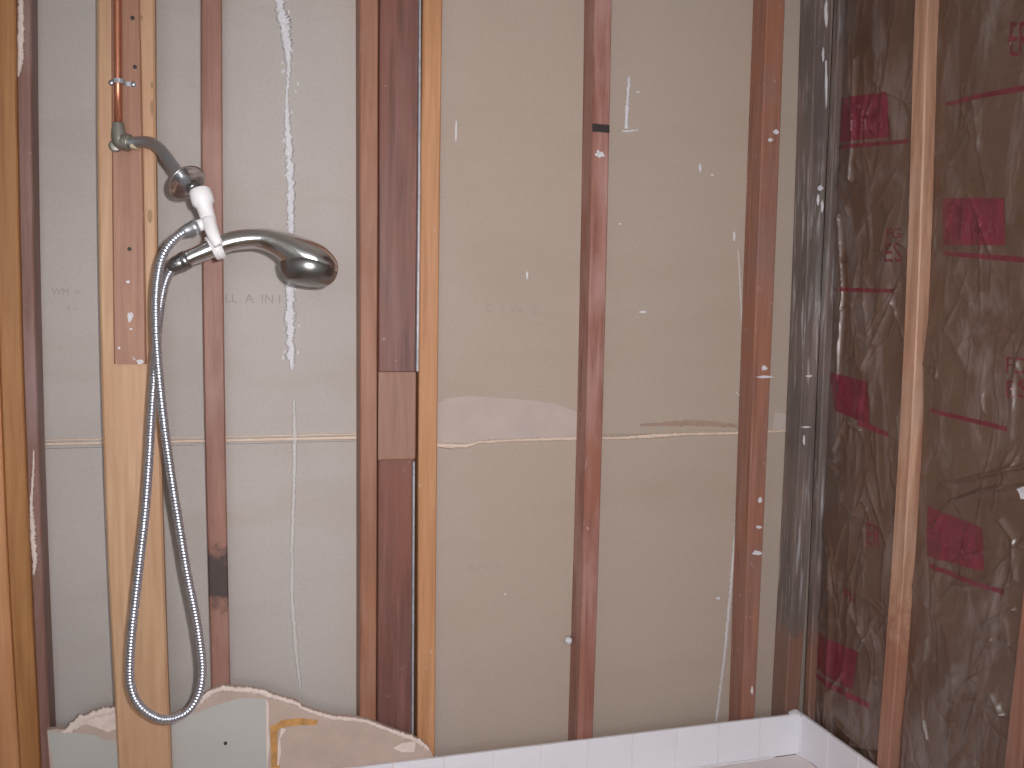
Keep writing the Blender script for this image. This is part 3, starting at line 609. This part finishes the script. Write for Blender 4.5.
    def quad(self, name, pxs, mat='red'):
        c = np.array([PR(x, y, XR+0.012) for x, y in pxs])[:, 1:]     # tl tr br bl
        w_ = max(np.linalg.norm(c[1]-c[0]), np.linalg.norm(c[2]-c[3])); h_ = max(np.linalg.norm(c[3]-c[0]), np.linalg.norm(c[2]-c[1]))
        nu, nv = max(2, int(w_/0.003)), max(2, int(h_/0.003)); U, W = np.meshgrid(np.linspace(0, 1, nu), np.linspace(0, 1, nv))
        p = (c[0]*((1-U)*(1-W))[..., None]+c[1]*(U*(1-W))[..., None]+c[2]*(U*W)[..., None]+c[3]*((1-U)*W)[..., None]).reshape(-1, 2)
        p[:, 0] = np.minimum(p[:, 0], -0.0255)
        V = np.c_[self.at(p[:, 0], p[:, 1])-0.0009, p]; I = (np.arange(nv-1)[:, None]*nu+np.arange(nu-1)[None]).ravel()
        return mk(name, V, np.stack([I, I+1, I+nu+1, I+nu], 1), MAT[mat], self.root, True)
    def text(self, txt, pxs, mat, lift=0.0018):
        c = np.array([PR(x, y, XR+0.012) for x, y in pxs])[:, 1:]; v, f = text_mesh(txt, 1.0, True)
        
        lo, hi = v.min(0), v.max(0); U = (v[:, 0]-lo[0])/(hi[0]-lo[0]); W = 1-(v[:, 1]-lo[1])/(hi[1]-lo[1])
        p = c[0]*((1-U)*(1-W))[:, None]+c[1]*(U*(1-W))[:, None]+c[2]*(U*W)[:, None]+c[3]*((1-U)*W)[:, None]
        mk('print_lettering', np.c_[self.at(p[:, 0], p[:, 1])-lift, p], f, MAT[mat], self.root)
def rect(x0, y0, x1, y1, sk=0): return [(x0, y0), (x1, y0+sk), (x1, y1+sk), (x0, y1)]
f0 = Film('insulation_batt', 'brown film-faced insulation between the corner and the first right wall stud', lambda z: -0.024, lambda z: fy1(z)+0.0005, 1,
          [([(838, 215), (842, 290), (838, 345), (836, 380)], 0.012, 0.004), ([(895, 290), (878, 335), (862, 370)], 0.008, 0.004), ([(856, 60), (855, 130), (850, 180)], 0.010, 0.005), ([(860, 430), (845, 420), (832, 450)], 0.009, 0.004), ([(830, 590), (832, 560)], 0.009, 0.004), ([(835, 720), (860, 745)], 0.009, 0.004)])
f0.quad('print_block', [(834, 99), (888, 92), (889, 137), (833, 143)]); f0.quad('print_line', [(832, 146), (905, 139), (905, 143), (832, 150)])
f0.text('OWENS CORNING', [(840, 108), (880, 104), (880, 116), (840, 120)], 'redtxt'); f0.text('FIBERGLAS', [(838, 122), (884, 117), (884, 128), (838, 133)], 'redtxt')
f0.text('FG', rect(886, 228, 901, 238), 'red', 0.001); f0.text('ES', rect(886, 243, 901, 262), 'red', 0.001)
f0.quad('print_line', [(826, 287), (895, 289), (895, 293), (826, 291)])
f0.quad('print_block', [(824, 371), (868, 382), (868, 424), (832, 410)]); f0.quad('print_line', [(858, 420), (886, 432), (886, 437), (858, 426)])
f0.quad('print_block', [(814, 632), (856, 652), (852, 690), (814, 668)]); f0.quad('print_line', [(816, 674), (868, 703), (868, 709), (816, 680)])
f0.text('R', [(845, 588), (856, 592), (856, 602), (845, 598)], 'red', 0.001); f0.text('ER', [(868, 522), (880, 526), (880, 548), (868, 544)], 'red', 0.001)
f1 = Film('insulation_batt', 'brown film-faced insulation in the bay at the right edge of the view', lambda z: fy1(z)-0.0385, lambda z: fy2(z)+0.0005, 2,
          [([(940, 485), (975, 478), (1024, 466)], 0.011, 0.0035), ([(932, 530), (950, 502), (985, 490), (1026, 486)], 0.011, 0.004), ([(1000, 520), (1012, 540), (1012, 580)], 0.01, 0.005), ([(985, 625), (1010, 610)], 0.010, 0.006), ([(975, 680), (990, 695), (1000, 715)], 0.012, 0.005), ([(925, 640), (920, 700), (928, 740)], 0.009, 0.004), ([(940, 710), (952, 725)], 0.009, 0.003), ([(990, 640), (975, 668)], 0.009, 0.003)])
f1.quad('print_block', rect(941, 198, 1005, 245)); f1.quad('print_line', [(941, 251), (1026, 257), (1026, 263), (941, 255)])
f1.text('OWENS CORNING', rect(950, 205, 998, 217), 'redtxt'); f1.text('FIBERGLAS', rect(947, 222, 1001, 236), 'redtxt')
f1.quad('print_line', [(942, 102), (1030, 84), (1030, 90), (942, 106)])
f1.text('FO', rect(1004, 357, 1026, 374), 'red', 0.001); f1.text('ES', rect(1004, 380, 1026, 398), 'red', 0.001)
f1.quad('print_line', [(930, 408), (1006, 427), (1006, 432), (930, 412)])
f1.quad('print_block', [(925, 506), (984, 528), (984, 571), (925, 556)]); f1.quad('print_line', [(928, 563), (1003, 590), (1003, 595), (928, 568)])
f1.text('FIBERGLAS', [(930, 528), (980, 546), (980, 558), (930, 540)], 'redtxt')
f1.quad('white_patch', [(1016, 489), (1026, 486), (1027, 500), (1018, 499)], 'plaster')  # small white patch on the fold at the film's edge
f1.text('ER', rect(1012, 22, 1030, 56), 'red', 0.001)
f2 = Film('insulation_batt', 'brown film-faced insulation beyond the right edge of the view', lambda z: fy2(z)-0.0385, lambda z: -1.0495, 3, [])

# ------------------------------------------------------------------ white tile row and tub
TW = 0.108; ZT = CAM[2]-0.9480; ZB = ZT-0.0975; XT = 1.285
tr = empty('tile_row', (0.5, -0.016, ZB), 'row of white square tiles along the foot of the back wall', 'tiles')
tme = None
def tiles(n, place, parent):
    for i in range(n): mk('tile', *place(i), MAT['tile'], parent)
TG = 0.0012
tiles(13, lambda i: box_geo(XT-TW*(i+1)+TG, XT-TW*i-TG, -0.0235, -0.0152, ZB, ZT, 0.0016), tr)
xl = XT-TW*13
mk('grout_bed', *box_geo(xl, XT+0.008, -0.0216, -0.0151, ZB, ZT-0.0008), MAT['grout'], tr)
mk('backer_strip', *box_geo(PB(436, 745, -0.012)[0]+0.01, XT+0.008, -0.0149, -0.0012, ZB, ZT-0.03), MAT['grout'], tr)
tr2 = empty('tile_row', (XT+0.006, -0.4, ZB), 'row of white square tiles along the foot of the right wall', 'tiles')
tiles(8, lambda i: box_geo(XT, XT+0.0083, -0.0235-TW*(i+1)+TG, -0.0235-TW*i-TG, ZB, ZT, 0.0016), tr2)
mk('grout_bed', *box_geo(XT+0.002, XT+0.0084, -0.0235-TW*8, -0.0236, ZB, ZT-0.0008), MAT['grout'], tr2)
P = smooth_path([(XT-0.0005, -0.0242, ZB+0.001), (XT-0.0005, -0.0242, ZT-0.03), (XT-0.0004, -0.0242, ZT-0.001)], 0.01)
mk('caulk_bead', *sweep(P, 0.0028, 8), MAT['caulk'], tr, True)
mk('caulk_lump', *lathe([(0.001, 0.009), (0.006, 0.0075), (0.014, 0.003), (0.019, -0.001)], (XT-0.010, -0.016, ZT), (0.1, 0.1, 1), 14), MAT['caulk'], tr, True)
# bathtub: rim, basin, apron
tb = empty('bathtub', (0.49, -0.4, 0.0), 'pale bathtub whose rim shows below the white tiles in the corner', 'bathtub')
def rr(x0, x1, y0, y1, r, z, n=8):
    out = []
    for cx, cy, a0 in ((x1-r, y1-r, 0), (x0+r, y1-r, 90), (x0+r, y0+r, 180), (x1-r, y0+r, 270)):
        for k in range(n+1):
            a = math.radians(a0+90*k/n); out.append((cx+r*math.cos(a), cy+r*math.sin(a), z))
    return out
TX0, TX1, TY0, TY1 = -0.325, XT-0.0004, -0.79, -0.0245; ZR = ZB-0.0005
loops = [rr(TX0, TX1, TY0, TY1, 0.004, 0.0), rr(TX0, TX1, TY0, TY1, 0.004, ZR-0.012), rr(TX0+0.003, TX1-0.0002, TY0+0.004, TY1-0.0002, 0.002, ZR), rr(TX0+0.07, TX1-0.07, TY0+0.07, TY1-0.055, 0.10, ZR-0.001),
         rr(TX0+0.082, TX1-0.082, TY0+0.082, TY1-0.067, 0.10, ZR-0.012), rr(TX0+0.12, TX1-0.16, TY0+0.11, TY1-0.095, 0.12, ZR-0.25), rr(TX0+0.18, TX1-0.26, TY0+0.16, TY1-0.145, 0.12, ZR-0.35)]
V = [p for l in loops for p in l]; n = len(loops[0])
Fc = [(i*n+k, i*n+(k+1) % n, (i+1)*n+(k+1) % n, (i+1)*n+k) for i in range(len(loops)-1) for k in range(n)]+[tuple(range((len(loops)-1)*n, len(loops)*n)), tuple(range(n))]
mk('shell', V, Fc, MAT['tub'], tb)
P = smooth_path([(XT-0.30, -0.0272, ZR+0.001), (XT-0.1, -0.0272, ZR+0.001), (XT-0.0037, -0.0272, ZR+0.001), (XT-0.0037, -0.30, ZR+0.001), (XT-0.0037, -0.75, ZR+0.001)], 0.01)
mk('caulk_bead', *sweep(P, 0.0026, 8), MAT['caulk'], tb, True)
